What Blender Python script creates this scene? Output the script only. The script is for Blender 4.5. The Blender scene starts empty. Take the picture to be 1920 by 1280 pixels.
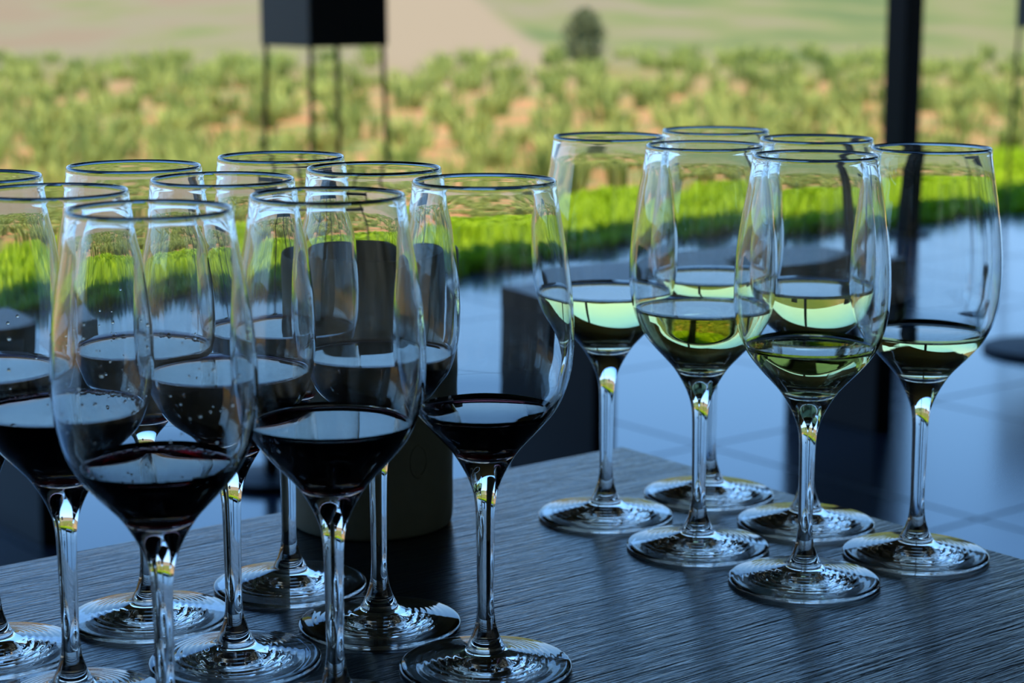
import bpy, math, random
import numpy as np
from mathutils import Vector

# ------------------------------------------------------------------ camera
S = bpy.context.scene
COL = S.collection
FLOOR_TO_TABLE = 0.75
CAM_Z = FLOOR_TO_TABLE + 0.28876
cd = bpy.data.cameras.new('camera')
cam = bpy.data.objects.new('camera', cd)
COL.objects.link(cam)
cam.location = (0, 0, CAM_Z)
cam.rotation_euler = (math.radians(90 - 10.4324), 0, 0)
cd.sensor_width = 36
cd.lens = 36 * 3585.17 / 1920
cd.clip_start = 0.05
cd.clip_end = 2000
cd.dof.use_dof = True
cd.dof.focus_distance = 0.86
cd.dof.aperture_fstop = 12
S.camera = cam

# ------------------------------------------------------------------ sky
w = bpy.data.worlds.new('sky')
S.world = w
w.use_nodes = True
nt = w.node_tree
bg = nt.nodes['Background']
tc = nt.nodes.new('ShaderNodeTexCoord')
sp = nt.nodes.new('ShaderNodeSeparateXYZ')
rp = nt.nodes.new('ShaderNodeValToRGB')
nt.links.new(tc.outputs['Generated'], sp.inputs[0])
nt.links.new(sp.outputs['Z'], rp.inputs[0])
nt.links.new(rp.outputs[0], bg.inputs[0])
el = rp.color_ramp.elements
el[0].position = 0.0
el[0].color = (0.52, 0.74, 1.0, 1)
el[1].position = 1.0
el[1].color = (0.05, 0.18, 0.60, 1)
e = el.new(0.19); e.color = (0.26, 0.56, 1.0, 1)
e = el.new(0.26); e.color = (0.23, 0.52, 1.0, 1)
e = el.new(0.37); e.color = (0.12, 0.33, 0.80, 1)
bg.inputs[1].default_value = 2.2

# ------------------------------------------------------------------ sun
sd = bpy.data.lights.new('sun', 'SUN')
sd.energy = 7.6
sd.angle = math.radians(0.53)
sd.color = (1.0, 0.90, 0.72)
sun = bpy.data.objects.new('sun', sd)
COL.objects.link(sun)

# building axes: M runs along the terrace edge, N out towards the fields
ANG = math.radians(38.0)
MX, MY = math.cos(ANG), math.sin(ANG)
NX, NY = -MY, MX


def W(m, n, z=0.0):
    return Vector((m * MX + n * NX, m * MY + n * NY, z))


_d = W(0.42, 0.55, 0)                      # light travels away from the building, steeply down
_e = math.radians(75)
_dir = Vector((_d.normalized().x * math.cos(_e), _d.normalized().y * math.cos(_e), -math.sin(_e)))
sun.rotation_euler = _dir.to_track_quat('-Z', 'Y').to_euler()

# added fill lamps, out of view, bounced off the back wall to brighten the cup
for m_ in (-2.4, 0.0, 2.4, 4.8):
    ld = bpy.data.lights.new('fill_lamp', 'AREA')
    ld.shape = 'DISK'; ld.size = 0.12; ld.energy = 7.0; ld.color = (0.92, 1.0, 0.98); ld.spread = math.radians(110)
    lo = bpy.data.objects.new('fill_lamp', ld)
    COL.objects.link(lo)
    lo.location = W(m_, -3.3, 2.72)
    lo.rotation_euler = (W(m_, -4.5, 1.3) - W(m_, -3.3, 2.72)).to_track_quat('-Z', 'Y').to_euler()

# ------------------------------------------------------------------ render look
S.view_settings.view_transform = 'Standard'
S.view_settings.look = 'None'
S.view_settings.gamma = 1.0
S.view_settings.exposure = 0.0
S.view_settings.use_curve_mapping = False
cy = S.cycles
cy.max_bounces = 40
cy.transmission_bounces = 36
cy.glossy_bounces = 10
cy.diffuse_bounces = 4
cy.transparent_max_bounces = 16
cy.caustics_reflective = False
cy.caustics_refractive = True
cy.blur_glossy = 0.4
cy.sample_clamp_indirect = 5.0

rng = np.random.default_rng(11)
random.seed(4)


# ------------------------------------------------------------------ helpers
def tag(o, label=None, cat=None, group=None, kind=None):
    if label: o['label'] = label
    if cat: o['category'] = cat
    if group: o['group'] = group
    if kind: o['kind'] = kind
    return o


def link(name, me, mat=None, parent=None, loc=None):
    o = bpy.data.objects.new(name, me)
    COL.objects.link(o)
    if mat is not None:
        me.materials.append(mat)
    if parent is not None:
        o.parent = parent
    if loc is not None:
        o.location = loc
    return o


def empty(name, loc, rz=0.0):
    o = bpy.data.objects.new(name, None)
    o.empty_display_size = 0.05
    COL.objects.link(o)
    o.location = loc
    o.rotation_euler = (0, 0, rz)
    return o


def mesh(name, verts, faces, smooth=False):
    me = bpy.data.meshes.new(name)
    me.from_pydata([tuple(v) for v in verts], [], [tuple(f) for f in faces])
    if smooth:
        me.polygons.foreach_set('use_smooth', [True] * len(me.polygons))
    me.update()
    return me


def box_data(x0, x1, y0, y1, z0, z1, b=0.0):
    """box with chamfered edges as (verts, faces)"""
    import bmesh
    bm = bmesh.new()
    bmesh.ops.create_cube(bm, size=1.0)
    for v in bm.verts:
        v.co = Vector(((x0 + x1) / 2 + v.co.x * (x1 - x0), (y0 + y1) / 2 + v.co.y * (y1 - y0),
                       (z0 + z1) / 2 + v.co.z * (z1 - z0)))
    if b > 0:
        bmesh.ops.bevel(bm, geom=list(bm.edges), offset=b, segments=2, profile=0.6, affect='EDGES')
    return bm


def box(name, x0, x1, y0, y1, z0, z1, mat, parent=None, b=0.003, loc=None):
    bm = box_data(x0, x1, y0, y1, z0, z1, b)
    me = bpy.data.meshes.new(name)
    bm.to_mesh(me)
    bm.free()
    return link(name, me, mat, parent, loc)


def catmull(pts, sub):
    out = []
    n = len(pts)
    P = [np.array(p, float) for p in pts]
    for i in range(n - 1):
        p0 = P[i - 1] if i > 0 else 2 * P[0] - P[1]
        p1, p2 = P[i], P[i + 1]
        p3 = P[i + 2] if i + 2 < n else 2 * P[-1] - P[-2]
        a = 0.5
        t0 = 0.0
        t1 = t0 + max(np.linalg.norm(p1 - p0), 1e-9) ** a
        t2 = t1 + max(np.linalg.norm(p2 - p1), 1e-9) ** a
        t3 = t2 + max(np.linalg.norm(p3 - p2), 1e-9) ** a
        for k in range(sub):
            t = t1 + (t2 - t1) * k / sub
            A1 = (t1 - t) / (t1 - t0) * p0 + (t - t0) / (t1 - t0) * p1
            A2 = (t2 - t) / (t2 - t1) * p1 + (t - t1) / (t2 - t1) * p2
            A3 = (t3 - t) / (t3 - t2) * p2 + (t - t2) / (t3 - t2) * p3
            B1 = (t2 - t) / (t2 - t0) * A1 + (t - t0) / (t2 - t0) * A2
            B2 = (t3 - t) / (t3 - t1) * A2 + (t - t1) / (t3 - t1) * A3
            out.append((t2 - t) / (t2 - t1) * B1 + (t - t1) / (t2 - t1) * B2)
    out.append(P[-1])
    for q in out:
        if q[0] < 0: q[0] = 0.0
    return out


def prof_normals(pr):
    ns = []
    for i in range(len(pr)):
        a = pr[max(i - 1, 0)]
        b = pr[min(i + 1, len(pr) - 1)]
        t = b - a
        n = np.array([t[1], -t[0]])
        n /= max(np.linalg.norm(n), 1e-12)
        if pr[i][0] < 1e-7:
            n = np.array([0.0, 1.0 if n[1] > 0 else -1.0])
        ns.append(n)
    return ns


def lathe(name, strips, seg=72):
    """strips: list of (profile points, profile normals); revolved round z with exact normals"""
    V, F, N = [], [], []
    cs = [(math.cos(2 * math.pi * j / seg), math.sin(2 * math.pi * j / seg)) for j in range(seg)]
    for pr, ns in strips:
        prev = None
        for (r, z), (nr, nz) in zip(pr, ns):
            base = len(V)
            if r < 1e-7:
                V.append((0, 0, z)); N.append((0, 0, nz)); cur = (base, 1)
            else:
                for c, s in cs:
                    V.append((r * c, r * s, z)); N.append((nr * c, nr * s, nz))
                cur = (base, seg)
            if prev is not None:
                (pa, pn), (ca, cn) = prev, cur
                for j in range(seg):
                    k = (j + 1) % seg
                    if pn == 1 and cn == seg: F.append((pa, ca + k, ca + j))
                    elif pn == seg and cn == 1: F.append((pa + j, pa + k, ca))
                    elif pn == seg: F.append((pa + j, pa + k, ca + k, ca + j))
            prev = cur
    me = mesh(name, V, F, True)
    me.normals_split_custom_set_from_vertices(N)
    return me


# ------------------------------------------------------------------ materials
def new_mat(name):
    m = bpy.data.materials.new(name)
    m.use_nodes = True
    t = m.node_tree
    return m, t, t.nodes, t.links, t.nodes['Principled BSDF']


def plain(name, col, rough=0.6, spec=0.5, bump=0.0, bscale=60.0, metal=0.0, var=0.0):
    m, t, N, L, p = new_mat(name)
    p.inputs['Base Color'].default_value = (*col, 1)
    p.inputs['Roughness'].default_value = rough
    p.inputs['Specular IOR Level'].default_value = spec
    p.inputs['Metallic'].default_value = metal
    if bump or var:
        c = N.new('ShaderNodeTexCoord'); nz = N.new('ShaderNodeTexNoise')
        nz.inputs['Scale'].default_value = bscale; nz.inputs['Detail'].default_value = 5
        L.new(c.outputs['Object'], nz.inputs['Vector'])
        if bump:
            b = N.new('ShaderNodeBump'); b.inputs['Strength'].default_value = bump
            b.inputs['Distance'].default_value = 0.002
            L.new(nz.outputs['Fac'], b.inputs['Height']); L.new(b.outputs[0], p.inputs['Normal'])
        if var:
            mx = N.new('ShaderNodeMix'); mx.data_type = 'RGBA'
            mx.inputs[6].default_value = (*[x * (1 - var) for x in col], 1)
            mx.inputs[7].default_value = (*[min(1, x * (1 + var)) for x in col], 1)
            L.new(nz.outputs['Fac'], mx.inputs[0]); L.new(mx.outputs[2], p.inputs['Base Color'])
    return m


def glass_mat():
    m = bpy.data.materials.new('clear_glass'); m.use_nodes = True
    N, L = m.node_tree.nodes, m.node_tree.links
    N.remove(N['Principled BSDF'])
    g = N.new('ShaderNodeBsdfGlass'); g.inputs['Roughness'].default_value = 0.0
    g.inputs['IOR'].default_value = 1.5; g.inputs['Color'].default_value = (0.995, 1, 0.998, 1)
    L.new(g.outputs[0], N['Material Output'].inputs['Surface'])
    return m


def wine_mat(name, col, dens):
    m = bpy.data.materials.new(name); m.use_nodes = True
    N, L = m.node_tree.nodes, m.node_tree.links
    N.remove(N['Principled BSDF'])
    g = N.new('ShaderNodeBsdfGlass'); g.inputs['Roughness'].default_value = 0.0
    g.inputs['IOR'].default_value = 1.345
    g.inputs['Color'].default_value = (1, 1, 1, 1)
    v = N.new('ShaderNodeVolumeAbsorption')
    v.inputs['Color'].default_value = (*col, 1); v.inputs['Density'].default_value = dens
    L.new(g.outputs[0], N['Material Output'].inputs['Surface'])
    L.new(v.outputs[0], N['Material Output'].inputs['Volume'])
    return m


def table_mat():
    m, t, N, L, p = new_mat('charcoal_stained_wood')
    c = N.new('ShaderNodeTexCoord')
    mp = N.new('ShaderNodeMapping'); mp.inputs['Scale'].default_value = (30, 470, 1)
    L.new(c.outputs['Object'], mp.inputs[0])
    n1 = N.new('ShaderNodeTexNoise'); n1.inputs['Scale'].default_value = 1; n1.inputs['Detail'].default_value = 4
    n1.inputs['Distortion'].default_value = 0.6
    L.new(mp.outputs[0], n1.inputs['Vector'])
    mp2 = N.new('ShaderNodeMapping'); mp2.inputs['Scale'].default_value = (3, 60, 1)
    L.new(c.outputs['Object'], mp2.inputs[0])
    n2 = N.new('ShaderNodeTexNoise'); n2.inputs['Scale'].default_value = 1; n2.inputs['Detail'].default_value = 3
    L.new(mp2.outputs[0], n2.inputs['Vector'])
    r = N.new('ShaderNodeValToRGB')
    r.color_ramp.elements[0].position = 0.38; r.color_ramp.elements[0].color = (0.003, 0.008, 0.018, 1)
    r.color_ramp.elements[1].position = 0.62; r.color_ramp.elements[1].color = (0.010, 0.026, 0.054, 1)  # charcoal shifted towards blue: sky light put into the grain colours
    L.new(n1.outputs['Fac'], r.inputs[0])
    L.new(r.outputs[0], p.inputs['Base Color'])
    ad = N.new('ShaderNodeMath'); ad.operation = 'MULTIPLY_ADD'
    L.new(n2.outputs['Fac'], ad.inputs[0]); ad.inputs[1].default_value = 0.8
    L.new(n1.outputs['Fac'], ad.inputs[2])
    b = N.new('ShaderNodeBump'); b.inputs['Strength'].default_value = 0.6; b.inputs['Distance'].default_value = 0.0010
    L.new(ad.outputs[0], b.inputs['Height']); L.new(b.outputs[0], p.inputs['Normal'])
    p.inputs['Roughness'].default_value = 0.22
    p.inputs['Specular IOR Level'].default_value = 0.75
    p.inputs['Specular Tint'].default_value = (0.60, 0.83, 1.0, 1)  # sky sheen painted in: reflections on the charcoal wood tinted blue
    return m


TILE = 0.79


def floor_mat():
    m, t, N, L, p = new_mat('sky_tinted_slate_tiles')
    c = N.new('ShaderNodeTexCoord')
    sep = N.new('ShaderNodeSeparateXYZ'); L.new(c.outputs['Object'], sep.inputs[0])

    def joint(out, off):
        a = N.new('ShaderNodeMath'); a.operation = 'MULTIPLY_ADD'
        L.new(out, a.inputs[0]); a.inputs[1].default_value = 1 / TILE; a.inputs[2].default_value = 100.5 - off / TILE
        f = N.new('ShaderNodeMath'); f.operation = 'FRACT'; L.new(a.outputs[0], f.inputs[0])
        s = N.new('ShaderNodeMath'); s.operation = 'SUBTRACT'; L.new(f.outputs[0], s.inputs[0]); s.inputs[1].default_value = 0.5
        ab = N.new('ShaderNodeMath'); ab.operation = 'ABSOLUTE'; L.new(s.outputs[0], ab.inputs[0])
        lt = N.new('ShaderNodeMath'); lt.operation = 'LESS_THAN'; L.new(ab.outputs[0], lt.inputs[0]); lt.inputs[1].default_value = 0.0065
        return lt
    jm, jn = joint(sep.outputs['X'], 3.003), joint(sep.outputs['Y'], 3.122)
    mx = N.new('ShaderNodeMath'); mx.operation = 'MAXIMUM'
    L.new(jm.outputs[0], mx.inputs[0]); L.new(jn.outputs[0], mx.inputs[1])
    nz = N.new('ShaderNodeTexNoise'); nz.inputs['Scale'].default_value = 3.0; nz.inputs['Detail'].default_value = 6
    L.new(c.outputs['Object'], nz.inputs['Vector'])
    cr = N.new('ShaderNodeMix'); cr.data_type = 'RGBA'
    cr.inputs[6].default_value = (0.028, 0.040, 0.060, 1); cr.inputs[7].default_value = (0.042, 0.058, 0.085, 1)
    L.new(nz.outputs['Fac'], cr.inputs[0])
    cj = N.new('ShaderNodeMix'); cj.data_type = 'RGBA'
    L.new(mx.outputs[0], cj.inputs[0]); L.new(cr.outputs[2], cj.inputs[6]); cj.inputs[7].default_value = (0.012, 0.014, 0.018, 1)
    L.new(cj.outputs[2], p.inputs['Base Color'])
    rr = N.new('ShaderNodeMath'); rr.operation = 'MULTIPLY_ADD'
    L.new(mx.outputs[0], rr.inputs[0]); rr.inputs[1].default_value = 0.4; rr.inputs[2].default_value = 0.16
    L.new(rr.outputs[0], p.inputs['Roughness'])
    p.inputs['IOR'].default_value = 1.6
    p.inputs['Specular Tint'].default_value = (0.72, 0.88, 1.0, 1)  # sky blue put into the tiles' reflections by a tint
    return m


def leaf_mat(name, dark, light):
    m, t, N, L, p = new_mat(name)
    a = N.new('ShaderNodeVertexColor'); a.layer_name = 'tint'
    mx = N.new('ShaderNodeMix'); mx.data_type = 'RGBA'
    mx.inputs[6].default_value = (*dark, 1); mx.inputs[7].default_value = (*light, 1)
    L.new(a.outputs[0], mx.inputs[0])
    L.new(mx.outputs[2], p.inputs['Base Color'])
    p.inputs['Roughness'].default_value = 0.65
    p.inputs['Specular IOR Level'].default_value = 0.15
    tr = N.new('ShaderNodeBsdfTranslucent'); L.new(mx.outputs[2], tr.inputs[0])
    ms = N.new('ShaderNodeMixShader'); ms.inputs[0].default_value = 0.38
    L.new(p.outputs[0], ms.inputs[1]); L.new(tr.outputs[0], ms.inputs[2])
    L.new(ms.outputs[0], N['Material Output'].inputs['Surface'])
    return m


def hill_mat():
    m, t, N, L, p = new_mat('farmland')
    c = N.new('ShaderNodeTexCoord')
    # broad fields beyond, soil with green flecks close by; distance is measured along the ground
    sep = N.new('ShaderNodeSeparateXYZ'); L.new(c.outputs['Object'], sep.inputs[0])
    mp = N.new('ShaderNodeMapping'); mp.inputs['Scale'].default_value = (0.40, 0.13, 0.5)
    mp.inputs['Rotation'].default_value = (0, 0, 0.25)
    L.new(c.outputs['Object'], mp.inputs[0])
    n1 = N.new('ShaderNodeTexNoise'); n1.inputs['Scale'].default_value = 1.0; n1.inputs['Detail'].default_value = 2.5
    L.new(mp.outputs[0], n1.inputs['Vector'])
    r1 = N.new('ShaderNodeValToRGB'); e = r1.color_ramp.elements
    e[0].position = 0.30; e[0].color = (0.100, 0.130, 0.035, 1)
    e[1].position = 0.72; e[1].color = (0.200, 0.148, 0.078, 1)
    q = e.new(0.42); q.color = (0.145, 0.160, 0.045, 1)
    q = e.new(0.52); q.color = (0.180, 0.165, 0.065, 1)
    q = e.new(0.62); q.color = (0.195, 0.165, 0.085, 1)
    sx = N.new('ShaderNodeMath'); sx.operation = 'MULTIPLY_ADD'; sx.inputs[1].default_value = -0.012
    L.new(sep.outputs['X'], sx.inputs[0]); L.new(n1.outputs['Fac'], sx.inputs[2])
    L.new(sx.outputs[0], r1.inputs[0])
    n2 = N.new('ShaderNodeTexNoise'); n2.inputs['Scale'].default_value = 2.2; n2.inputs['Detail'].default_value = 4
    L.new(c.outputs['Object'], n2.inputs['Vector'])
    r2 = N.new('ShaderNodeValToRGB'); e = r2.color_ramp.elements
    e[0].position = 0.40; e[0].color = (0.440, 0.195, 0.082, 1)
    e[1].position = 0.62; e[1].color = (0.150, 0.190, 0.050, 1)
    L.new(n2.outputs['Fac'], r2.inputs[0])
    ln = N.new('ShaderNodeVectorMath'); ln.operation = 'LENGTH'; L.new(c.outputs['Object'], ln.inputs[0])
    mr = N.new('ShaderNodeMapRange'); mr.inputs[1].default_value = 19; mr.inputs[2].default_value = 27
    L.new(ln.outputs['Value'], mr.inputs[0])
    mx = N.new('ShaderNodeMix'); mx.data_type = 'RGBA'
    L.new(mr.outputs[0], mx.inputs[0]); L.new(r2.outputs[0], mx.inputs[6]); L.new(r1.outputs[0], mx.inputs[7])
    # a pale ploughed field lying across the middle distance
    a1 = N.new('ShaderNodeMath'); a1.operation = 'MULTIPLY_ADD'; a1.inputs[1].default_value = 0.06; a1.inputs[2].default_value = -0.9
    L.new(sep.outputs['Y'], a1.inputs[0])
    a2 = N.new('ShaderNodeMath'); a2.operation = 'ADD'; L.new(sep.outputs['X'], a2.inputs[0]); L.new(a1.outputs[0], a2.inputs[1])
    a3 = N.new('ShaderNodeMath'); a3.operation = 'ABSOLUTE'; L.new(a2.outputs[0], a3.inputs[0])
    m3 = N.new('ShaderNodeMapRange'); m3.inputs[1].default_value = 1.25; m3.inputs[2].default_value = 1.65
    m3.inputs[3].default_value = 1.0; m3.inputs[4].default_value = 0.0
    L.new(a3.outputs[0], m3.inputs[0])
    a4 = N.new('ShaderNodeMath'); a4.operation = 'MULTIPLY'; L.new(m3.outputs[0], a4.inputs[0]); L.new(mr.outputs[0], a4.inputs[1])
    mf = N.new('ShaderNodeMix'); mf.data_type = 'RGBA'
    L.new(a4.outputs[0], mf.inputs[0]); L.new(mx.outputs[2], mf.inputs[6]); mf.inputs[7].default_value = (0.250, 0.190, 0.105, 1)
    L.new(mf.outputs[2], p.inputs['Base Color'])
    p.inputs['Roughness'].default_value = 0.95
    p.inputs['Specular IOR Level'].default_value = 0.1
    return m


M_GLASS = glass_mat()
M_RED = wine_mat('red_wine', (0.80, 0.06, 0.18), 1300)
M_WHITE = wine_mat('white_wine', (0.90, 0.89, 0.26), 24)
M_DROP = M_GLASS.copy(); M_DROP.name = 'droplet'
M_DROP.node_tree.nodes['Glass BSDF'].inputs['IOR'].default_value = 1.34
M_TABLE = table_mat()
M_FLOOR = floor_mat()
M_BLACK = plain('black_powder_coat', (0.006, 0.007, 0.009), 0.5, 0.15, 0.15, 300)
M_BENCH = plain('black_lacquered_board', (0.007, 0.008, 0.011), 0.38, 0.22, 0.1, 120)
M_STAND = plain('dark_grey_metal', (0.065, 0.066, 0.058), 0.55, 0.3, 0.1, 90)
M_LEG = plain('rusty_brown_rod', (0.035, 0.020, 0.014), 0.6, 0.3)
M_CUP = plain('grey_green_ceramic', (0.22, 0.26, 0.21), 0.62, 0.35, 0.12, 140, var=0.08)
M_WALL = plain('grey_plaster', (0.40, 0.40, 0.38), 0.85, 0.2, 0.3, 40)
M_CEIL = plain('dark_ceiling_boards', (0.020, 0.021, 0.023), 0.8, 0.2, 0.3, 30)
M_HILL = hill_mat()
M_LAWN = leaf_mat('lime_leaves', (0.17, 0.32, 0.006), (0.50, 0.66, 0.015))
M_CROP = leaf_mat('sage_leaves', (0.18, 0.24, 0.05), (0.46, 0.50, 0.12))
M_BUSH = leaf_mat('bush_leaves', (0.20, 0.23, 0.11), (0.34, 0.36, 0.18))
M_EARTH = plain('dark_earth', (0.05, 0.045, 0.02), 0.95, 0.1, 0.5, 20, var=0.4)

# ------------------------------------------------------------------ the setting
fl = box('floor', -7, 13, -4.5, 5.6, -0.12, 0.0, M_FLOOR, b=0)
fl.rotation_euler = (0, 0, ANG)
tag(fl, 'dark slate polished tile floor of the terrace', 'floor', kind='structure')
ce = box('ceiling', -7, 13, -4.5, 5.42, 2.75, 3.00, M_CEIL, b=0)
ce.rotation_euler = (0, 0, ANG)
tag(ce, 'dark roof over the terrace', 'ceiling', kind='structure')
wb = box('wall_back', -5.2, 10.2, -4.7, -4.5, -0.12, 2.75, M_WALL, b=0)
wb.rotation_euler = (0, 0, ANG)
tag(wb, 'plain grey wall behind the tables', 'wall', kind='structure')
wl = box('wall_left', -5.2, -5.0, -4.5, 3.2, -0.12, 2.75, M_WALL, b=0)
wl.rotation_euler = (0, 0, ANG)
tag(wl, 'grey side wall on the left', 'wall', kind='structure')
wr = box('wall_right', 10.0, 10.2, -4.5, 3.2, -0.12, 2.75, M_WALL, b=0)
wr.rotation_euler = (0, 0, ANG)
tag(wr, 'grey side wall on the right', 'wall', kind='structure')


# rolling farmland: flat near the terrace, rising to hills
def terr_z(x, y):
    r = math.hypot(x, y)
    a = math.atan2(x, y)
    z = -0.06
    if r > 16:
        z += 0.00247 * (r - 16) ** 1.55 * (1.0 + 0.18 * math.sin(2.3 * a + 0.6) + 0.08 * math.sin(7 * a))
    return z


radii = [0.0] + list(np.geomspace(5.0, 420.0, 90))
SEG = 160
V = [(0, 0, -0.14)]
F = []
for r in radii[1:]:
    for j in range(SEG):
        a = 2 * math.pi * j / SEG
        x, y = r * math.sin(a), r * math.cos(a)
        n = x * NX + y * NY
        z = terr_z(x, y)
        V.append((x, y, z if n > 5.3 else min(z, -0.14) if n < 5.3 and r < 16 else z))
for j in range(SEG):
    F.append((0, 1 + (j + 1) % SEG, 1 + j))
for i in range(len(radii) - 2):
    for j in range(SEG):
        a = 1 + i * SEG
        k = (j + 1) % SEG
        F.append((a + j, a + k, a + SEG + k, a + SEG + j))
hl = link('hillside', mesh('hillside', V, F, True), M_HILL)
tag(hl, 'blurred farmland rising to pale hills beyond the terrace', 'field', kind='structure')

# strip of earth under the lawn
lb = box('lawn_bed', -5.5, 13, 5.6, 7.5, -0.10, 0.0, M_EARTH, b=0)
lb.rotation_euler = (0, 0, ANG)
tag(lb, 'dark earth bed under the lime green planting', 'ground', kind='structure')


# ------------------------------------------------------------------ planting
def leaves(base, hgt, wid, lean, az, tint):
    """two-segment bent leaves; arrays of equal length -> verts, faces, tints"""
    k = len(base)
    dx, dy = np.cos(az), np.sin(az)
    sx, sy = -dy, dx
    def pt(t, out, side):
        return np.stack([base[:, 0] + dx * out * lean * hgt + sx * side * wid,
                         base[:, 1] + dy * out * lean * hgt + sy * side * wid,
                         base[:, 2] + hgt * t], -1)
    rows = [pt(0, 0, -.3), pt(0, 0, .3), pt(.55, .35, -.5), pt(.55, .35, .5), pt(1 - .25 * lean, 1, -.08), pt(1 - .25 * lean, 1, .08)]
    V = np.stack(rows, 1).reshape(-1, 3)
    i = np.arange(k)[:, None] * 6
    F = np.concatenate([i + np.array([[0, 1, 3, 2]]), i + np.array([[2, 3, 5, 4]])], 1).reshape(-1, 4)
    return V, F, np.repeat(tint, 6)


def leaf_object(name, parts, mat):
    Vs, Fs, Ts, o = [], [], [], 0
    for V, F, T in parts:
        Vs.append(V); Fs.append(F + o); Ts.append(T); o += len(V)
    V = np.concatenate(Vs); F = np.concatenate(Fs); T = np.concatenate(Ts)
    me = bpy.data.meshes.new(name)
    me.from_pydata(V.tolist(), [], F.tolist())
    ca = me.color_attributes.new('tint', 'FLOAT_COLOR', 'POINT')
    c = np.stack([T, T, T, np.ones_like(T)], -1).astype(np.float32)
    ca.data.foreach_set('color', c.ravel())
    me.update()
    return link(name, me, mat)


# lawn: broad low leaves along the terrace edge
k = 62000
m = rng.uniform(-4.5, 12.5, k)
n = 5.60 + 1.95 * rng.random(k) ** 1.0 + 0.05 * np.sin(m * 9) + 0.03 * np.sin(m * 23)
n = np.maximum(n, 5.57 + 0.04 * rng.random(k))
keep = n < 7.5
m, n = m[keep], n[keep]
bx, by = m * MX + n * NX, m * MY + n * NY
fr = np.abs(bx / np.maximum(by, 0.5)) < 0.95
bx, by, m, n = bx[fr], by[fr], m[fr], n[fr]
k = len(bx)
clump = 0.5 + 0.5 * np.sin(m * 7.1 + 2 * np.sin(n * 5)) * np.sin(n * 8.3 + 1.7 * np.sin(m * 4.4))
hg = (0.05 + 0.07 * clump) * rng.uniform(0.6, 1.25, k)
lw = leaf_object('lawn', [leaves(np.stack([bx, by, np.full(k, -0.005)], -1), hg, rng.uniform(0.018, 0.036, k),
                  rng.uniform(0.2, 1.1, k), rng.uniform(0, 2 * math.pi, k), np.clip(rng.normal(0.55, 0.25, k), 0, 1))], M_LAWN)
tag(lw, 'bright lime green ground cover growing along the terrace edge', 'grass', kind='stuff')

# crop rows running away over reddish soil
parts = []
for row in range(-46, 47):
    x0 = row * 0.46
    y = 7.0 + rng.random() * 0.3
    while y < 27:
        y += rng.uniform(0.24, 0.40) * (1 + y / 40)
        x = x0 + rng.normal(0, 0.09) + 0.02 * y
        if abs(x / y) > 0.75 or x * NX + y * NY < 8.0 or math.hypot(x - 0.92, y - 24.7) < 0.9 or rng.random() < 0.25 + 0.014 * y:
            continue
        c = int(46 if y < 12 else 30)
        rad = rng.uniform(0.10, 0.18)
        H = rng.uniform(0.17, 0.31)
        a = rng.uniform(0, 2 * math.pi, c)
        rr = rad * np.sqrt(rng.random(c))
        base = np.stack([x + rr * np.cos(a), y + rr * np.sin(a), np.full(c, terr_z(x, y) - 0.01)], -1)
        tone = rng.uniform(0.25, 0.85)
        parts.append(leaves(base, H * rng.uniform(0.55, 1.1, c), rng.uniform(0.015, 0.035, c) * (1 if y < 12 else 1.6),
                            rng.uniform(0.1, 0.7, c), a + rng.normal(0, .6, c), np.clip(rng.normal(tone, .18, c), 0, 1)))
cr = leaf_object('crop_rows', parts, M_CROP)
tag(cr, 'sage green crop plants in rows on reddish soil beyond the lawn', 'crops', kind='stuff')

# lone bush far out in the fields
bx0, by0 = 0.92, 24.7
bz = terr_z(bx0, by0)
bush = empty('field_bush', (bx0, by0, bz))
tag(bush, 'lone dark bush standing far out in the blurred fields', 'bush')
k = 900
a = rng.uniform(0, 2 * math.pi, k); u = rng.random(k) ** 0.5
zz = rng.random(k)
rad = (0.26 + 0.07 * np.sin(3 * a + 5 * zz) + 0.05 * np.sin(7 * a)) * np.sqrt(np.clip(1 - (2 * zz - 0.75) ** 2 * 0.72, 0.05, 1)) * u
base = np.stack([rad * np.cos(a), rad * np.sin(a), 0.12 + 0.62 * zz], -1)
fo = leaf_object('foliage', [leaves(base, rng.uniform(0.05, 0.10, k), rng.uniform(.04, .07, k), rng.uniform(.2, 1.2, k), a,
                 rng.random(k))], M_BUSH)
fo.parent = bush
pr = [np.array(q) for q in ((0.035, -0.03), (0.028, 0.1), (0.02, 0.3), (0.0, 0.45))]
link('trunk', lathe('trunk', [(pr, prof_normals(pr))], 12), M_LEG, bush)

# ------------------------------------------------------------------ post and furniture on the terrace
pc = Vector((1.648, 8.13, 0))
post = empty('support_post', pc, ANG)
tag(post, 'black square steel post at the terrace edge, right of the white wines', 'post')
box('shaft', -0.055, 0.055, -0.055, 0.055, 0.012, 2.75, M_BLACK, post, 0.004)
box('base_plate', -0.10, 0.10, -0.10, 0.10, 0.0, 0.012, M_BLACK, post, 0.002)


def bench(m0, m1, n0, n1, h, label):
    c = W((m0 + m1) / 2, (n0 + n1) / 2)
    b = empty('low_bench', c, ANG)
    tag(b, label, 'bench', 'black benches on the tiles')
    L2, D2 = (m1 - m0) / 2, (n1 - n0) / 2
    box('seat', -L2, L2, -D2, D2, h - 0.055, h, M_BENCH, b, 0.003)
    for s in (-1, 1):
        xa, xb = (-L2, -L2 + 0.06) if s < 0 else (L2 - 0.06, L2)
        box('leg', xa, xb, -D2 + .002, D2 - .002, 0.0, h - 0.055, M_BENCH, b, 0.003)
    return b


bench(2.53, 3.47, 2.96, 3.26, 0.40, 'low black bench on the floor behind the white wine glasses')
bench(0.57, 1.51, 3.30, 3.60, 0.40, 'low black bench on the floor at the left edge behind the red wines')


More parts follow.
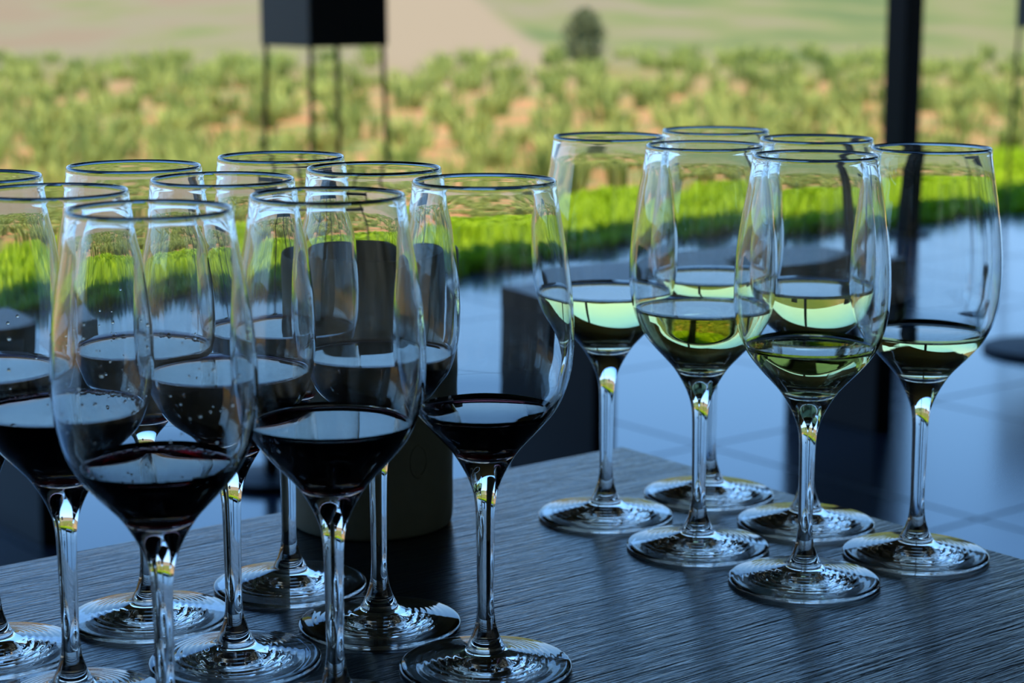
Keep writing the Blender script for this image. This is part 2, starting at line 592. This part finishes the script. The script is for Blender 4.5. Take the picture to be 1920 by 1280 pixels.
def box_stand(x, y, label):
    st = empty('box_stand', (x, y, 0), ANG)
    tag(st, label, 'stand', 'tall box stands by the terrace edge')
    box('box', -0.14, 0.14, -0.14, 0.14, 0.87, 1.24, M_STAND, st, 0.004)
    for sx in (-1, 1):
        for sy in (-1, 1):
            bm = box_data(-0.0055, 0.0055, -0.0055, 0.0055, 0, 0.88, 0.0015)
            for v in bm.verts:
                k = 1 - v.co.z / 0.88
                v.co.x += sx * (0.128 + 0.02 * k); v.co.y += sy * (0.128 + 0.02 * k)
            me = bpy.data.meshes.new('leg'); bm.to_mesh(me); bm.free()
            link('leg', me, M_LEG, st)
    return st


box_stand(-0.573, 5.90, 'black box on four thin legs standing behind the red wines')
box_stand(2.47, 8.72, 'black box on thin legs cut off by the right edge')


def bollard(x, y, hgt, label, rb=0.105):
    b = empty('bollard', (x, y, 0))
    tag(b, label, 'bollard', 'small bollards on the tiles')
    s = 1.0
    for nm, q in (('base', [(0, 0), (rb - .005, 0), (rb, .004), (rb, .012), (rb - .005, .016), (.03, .022), (0, .022)]),
                  ('shaft', [(0, .02), (.016, .02), (.016, hgt - .05), (0, hgt - .05)]),
                  ('cap', [(0, hgt - .05), (.035, hgt - .05), (.038, hgt - .046), (.038, hgt - .004), (.034, hgt), (0, hgt)])):
        q = [np.array(v) for v in q]
        me = lathe(nm, [([q[i], q[i + 1]], [prof_normals([q[i], q[i + 1]])[0]] * 2) for i in range(len(q) - 1)], 40)
        link(nm, me, M_BLACK, b)
    return b


bollard(-0.515, 3.98, 0.21, 'small dark bollard on a round base, between the stems of the red glasses')
bollard(1.555, 5.48, 0.22, 'dark round-based bollard on the tiles at the right edge', 0.18)

# ------------------------------------------------------------------ the tasting table
TC = Vector((0.0705, 1.1965, 0))
tb = empty('tasting_table', TC, ANG)
tag(tb, 'dark charcoal wood-grain table carrying all the wine glasses', 'table')
TW, TD = 1.05, 1.25
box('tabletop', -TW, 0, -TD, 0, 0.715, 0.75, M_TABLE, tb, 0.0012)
for x in (-TW + 0.08, -0.15):
    for y in (-TD + 0.08, -0.15):
        box('leg', x, x + 0.07, y, y + 0.07, 0, 0.715, M_BLACK, tb, 0.003)

# ------------------------------------------------------------------ ceramic spittoon
cup = empty('spittoon', (-0.0775, 1.0235, 0.75))
tag(cup, 'dark grey-green ceramic cylinder cup behind the red wine glasses', 'cup')
q = catmull([(0.0, 0.0025), (0.030, 0.0022), (0.041, 0.0), (0.0436, 0.0008), (0.0445, 0.004), (0.0449, 0.03), (0.0458, 0.08),
             (0.0467, 0.13), (0.0470, 0.1500), (0.0466, 0.1522), (0.0454, 0.1526), (0.0444, 0.1512), (0.0440, 0.13),
             (0.0428, 0.06), (0.0418, 0.012), (0.039, 0.0075), (0.028, 0.006), (0.0, 0.0058)], 5)
link('body', lathe('body', [(q, prof_normals(q))], 96), M_CUP, cup)
# faint raised oval mark low on the right of the wall
V, F = [], []
rs = []
nb, nc = 40, 8
for i in range(nb):
    t = 2 * math.pi * i / nb
    ea, eb = 0.0052 * math.cos(t), 0.0085 * math.sin(t)
    ang = math.radians(-52) + ea / 0.0446
    zc = 0.042 + eb
    rc = 0.04492 + 0.0001
    for j in range(nc):
        s = 2 * math.pi * j / nc
        rr, oz = 0.0006 * math.cos(s), 0.0009 * math.sin(s)
        V.append(((rc + rr) * math.cos(ang), (rc + rr) * math.sin(ang), zc + oz * (1 if eb >= 0 else -1)))
for i in range(nb):
    for j in range(nc):
        a, b2 = i * nc + j, i * nc + (j + 1) % nc
        c2, d2 = ((i + 1) % nb) * nc + (j + 1) % nc, ((i + 1) % nb) * nc + j
        F.append((a, b2, c2, d2))
link('emblem', mesh('emblem', V, F, True), M_CUP, cup)

# ------------------------------------------------------------------ wine glasses
mm = 0.001
OUTER = [(0.0, 1.3), (12, 1.25), (24, 0.95), (32, 0.35), (35.2, 0.05), (36.6, 0.25), (37.35, 0.85), (37.45, 1.45), (36.9, 2.0),
         (35.2, 2.4), (30, 3.3), (24, 4.5), (18, 5.8), (13.5, 6.9), (10.4, 7.9), (8.9, 8.7), (8.2, 9.6), (7.9, 10.6), (7.2, 12.1), (6.3, 14.0), (5.5, 16.3),
         (4.55, 19.6), (3.95, 23.6), (3.65, 28), (3.6, 34), (3.7, 42), (3.85, 55), (4.0, 65), (4.25, 72), (4.8, 76.5),
         (5.7, 80.2), (7.9, 85.8), (11.1, 91.7), (14.5, 96.8), (19.0, 101.8), (24.4, 107.6), (29.8, 114.4), (33.6, 122),
         (35.9, 129.6), (37.0, 136), (37.5, 143), (37.55, 149), (37.05, 160), (35.8, 172), (34.4, 181.7), (32.6, 192),
         (31.2, 200.2), (30.15, 207.5), (30.05, 209.6), (29.85, 210.75), (29.45, 211.35), (29.1, 211.43), (28.75, 211.25), (28.5, 210.6), (28.45, 209.6)]
INNER = [(28.75, 207.0), (30.1, 200.2), (31.55, 192), (33.4, 181.7), (34.8, 172), (36.05, 160), (36.5, 149), (36.4, 143),
         (35.85, 136), (34.65, 129.6), (32.3, 122), (28.4, 115.2), (22.9, 108.9), (17.4, 103.2), (12.6, 99.2), (8.0, 96.6),
         (4.0, 95.3), (0.0, 94.9)]
raw = []
cur = catmull(OUTER + INNER, 5)
for a, b in zip(cur[:-1], cur[1:]):           # faint pressed rings on the upper face of the foot
    raw.append(a)
    if a[1] > 1.9 and b[1] < 8.0 and 10.8 < b[0] < 34 and b[0] < a[0] and b[1] > a[1]:
        k = max(1, int((a[0] - b[0]) / 0.4))
        raw += [a + (b - a) * i / k for i in range(1, k)]
raw.append(cur[-1])
for q in raw:
    if 1.9 < q[1] < 9 and 10.8 < q[0] < 34:
        q[1] += 0.045 * math.sin(2 * math.pi * q[0] / 3.1) * min(1, (34 - q[0]) / 9, (q[0] - 10.8) / 2)
full = [q * mm for q in raw]
fn = prof_normals(full)
iz = lambda z, lo=0: next(i for i in range(lo, len(full)) if full[i][1] >= z * mm and i > 60)
i_foot, i_stem = iz(19.6), iz(80.2)
ME_FOOT = lathe('foot', [(full[:i_foot + 1], fn[:i_foot + 1])], 84)
ME_STEM = lathe('stem', [(full[i_foot:i_stem + 1], fn[i_foot:i_stem + 1])], 84)
ME_BOWL = lathe('bowl', [(full[i_stem:], fn[i_stem:])], 84)
i_in = max(range(len(full)), key=lambda i: full[i][1])
inner = full[i_in:][::-1]                   # from the bottom centre up to the rim


MEN = 0.0022


def wine_mesh(level):
    """liquid filling the bowl to a level (mm above the table), with a small meniscus"""
    zl = level * mm
    pr = []
    for i, (r, z) in enumerate(inner):
        if z > zl + MEN: break
        pr.append(np.array([r + (0.00013 if r > 1e-6 else 0), z - 0.00006]))
    r1, z1 = pr[-1]
    r2, z2 = inner[i][0] + 0.00013, inner[i][1]
    t = (zl + MEN - z1) / max(z2 - z1, 1e-9)
    R = r1 + (r2 - r1) * t
    pr.append(np.array([R, zl + MEN]))
    top = [np.array(v) for v in ((R, zl + MEN), (R - 0.00035, zl + 0.0012), (R - 0.0008, zl + 0.00058), (R - 0.0016, zl + 0.00018),
                                 (R - 0.0027, zl), (R * 0.5, zl), (0.0, zl))]
    return lathe('wine', [(pr, prof_normals(pr)), (top, prof_normals(top))], 84)


GLASSES = [
    # x, y, wine level, colour, label
    (-0.1306, 0.6853, 115.4, 'r', 'frontmost red wine glass, nearest the camera at lower left'),
    (-0.0710, 0.7331, 120.3, 'r', 'red wine glass just right of the frontmost red, its stem in front of the cup'),
    (-0.1806, 0.7476, 122.9, 'r', 'red wine glass just left of the frontmost red, its stem near the left edge'),
    (-0.0114, 0.7890, 113.0, 'r', 'rightmost red wine glass, clear of the others, its whole foot in view'),
    (-0.1208, 0.7966, 128.0, 'r', 'red wine glass directly behind the frontmost red, in the middle of the red group'),
    (-0.2290, 0.8070, 126.4, 'r', 'leftmost red wine glass, half cut off by the left edge'),
    (-0.0611, 0.8461, 126.1, 'r', 'red wine glass between the rightmost red and the cup, second back on the right'),
    (-0.1690, 0.8548, 127.2, 'r', 'back red wine glass on the left, its foot seen between the two front-left stems'),
    (-0.1092, 0.9044, 127.5, 'r', 'rearmost red wine glass, standing just left of the cup'),
    (0.1446, 0.9112, 117.8, 'w', 'frontmost white wine glass, with the pale wine lowest on the right'),
    (0.2092, 0.9558, 116.6, 'w', 'rightmost white wine glass, its foot nearest the right table edge'),
    (0.0977, 0.9706, 126.8, 'w', 'white wine glass in the middle left, with bright yellow wine'),
    (0.1613, 1.0154, 129.5, 'w', 'white wine glass directly behind the frontmost white'),
    (0.0521, 1.0310, 125.6, 'w', 'leftmost white wine glass, closest to the red wines'),
    (0.1142, 1.0763, 126.4, 'w', 'rearmost white wine glass, near the far corner of the table'),
]


def beads(name, pts, parent, mat):
    import bmesh
    bm = bmesh.new()
    for c, r, n, sq in pts:
        q = Vector(n).to_track_quat('Z', 'Y').to_matrix().to_4x4()
        mt = q.copy(); mt.translation = c
        res = bmesh.ops.create_icosphere(bm, subdivisions=2, radius=r)
        for v in res['verts']:
            v.co.z *= sq
            v.co = mt @ v.co
    for f in bm.faces: f.smooth = True
    me = bpy.data.meshes.new(name)
    bm.to_mesh(me); bm.free()
    o = link(name, me, mat, parent)
    o['kind'] = 'stuff'
    return o


def in_r(z):
    for (r0, z0), (r1, z1) in zip(inner[:-1], inner[1:]):
        if z0 <= z <= z1: return r0 + (r1 - r0) * (z - z0) / max(z1 - z0, 1e-9)
    return inner[-1][0]


def droplets(g, k):
    pts = []
    for _ in range(k):
        a = random.uniform(0, 2 * math.pi)
        z = random.triangular(0.126, 0.170, 0.132)
        r = in_r(z)
        n = (-math.cos(a), -math.sin(a), 0)
        pts.append((Vector((r * math.cos(a), r * math.sin(a), z)), random.uniform(0.0004, 0.0009), n, 0.55))
    beads('droplets', pts, g, M_DROP)


def froth(g, level, k):
    pts = []
    zl = level * mm
    for _ in range(k):
        a = random.choice((random.gauss(math.pi / 2, 0.5), random.uniform(0, 2 * math.pi)))
        rb = random.uniform(0.0006, 0.0013)
        r = in_r(zl) - rb - abs(random.gauss(0, 0.0007))
        pts.append((Vector((r * math.cos(a), r * math.sin(a), zl + rb * 0.4)), rb, (0, 0, 1), 0.9))
    beads('bubbles', pts, g, M_DROP)


def make_glass(loc, level, kind, label, drops=0, bubbles=0):
    g = empty('wine_glass', loc)
    tag(g, label, 'wine glass', 'glasses of red wine' if kind == 'r' else 'glasses of white wine')
    link('foot', ME_FOOT, None, g)
    link('stem', ME_STEM, None, g)
    link('bowl', ME_BOWL, None, g)
    wn = link('wine', wine_mesh(level), M_RED if kind == 'r' else M_WHITE, g)
    if drops: droplets(g, drops)
    if bubbles: froth(g, level, bubbles)
    wn['label'] = 'dark red wine' if kind == 'r' else 'pale yellow-green white wine'
    return g


for me in (ME_FOOT, ME_STEM, ME_BOWL):
    me.materials.append(M_GLASS)
EXTRA = {0: (50, 46), 2: (55, 40), 7: (16, 20)}
for i_, (x, y, lv, kd, lb_) in enumerate(GLASSES):
    make_glass((x, y, 0.7501), lv, kd, lb_, *EXTRA.get(i_, (0, 0)))
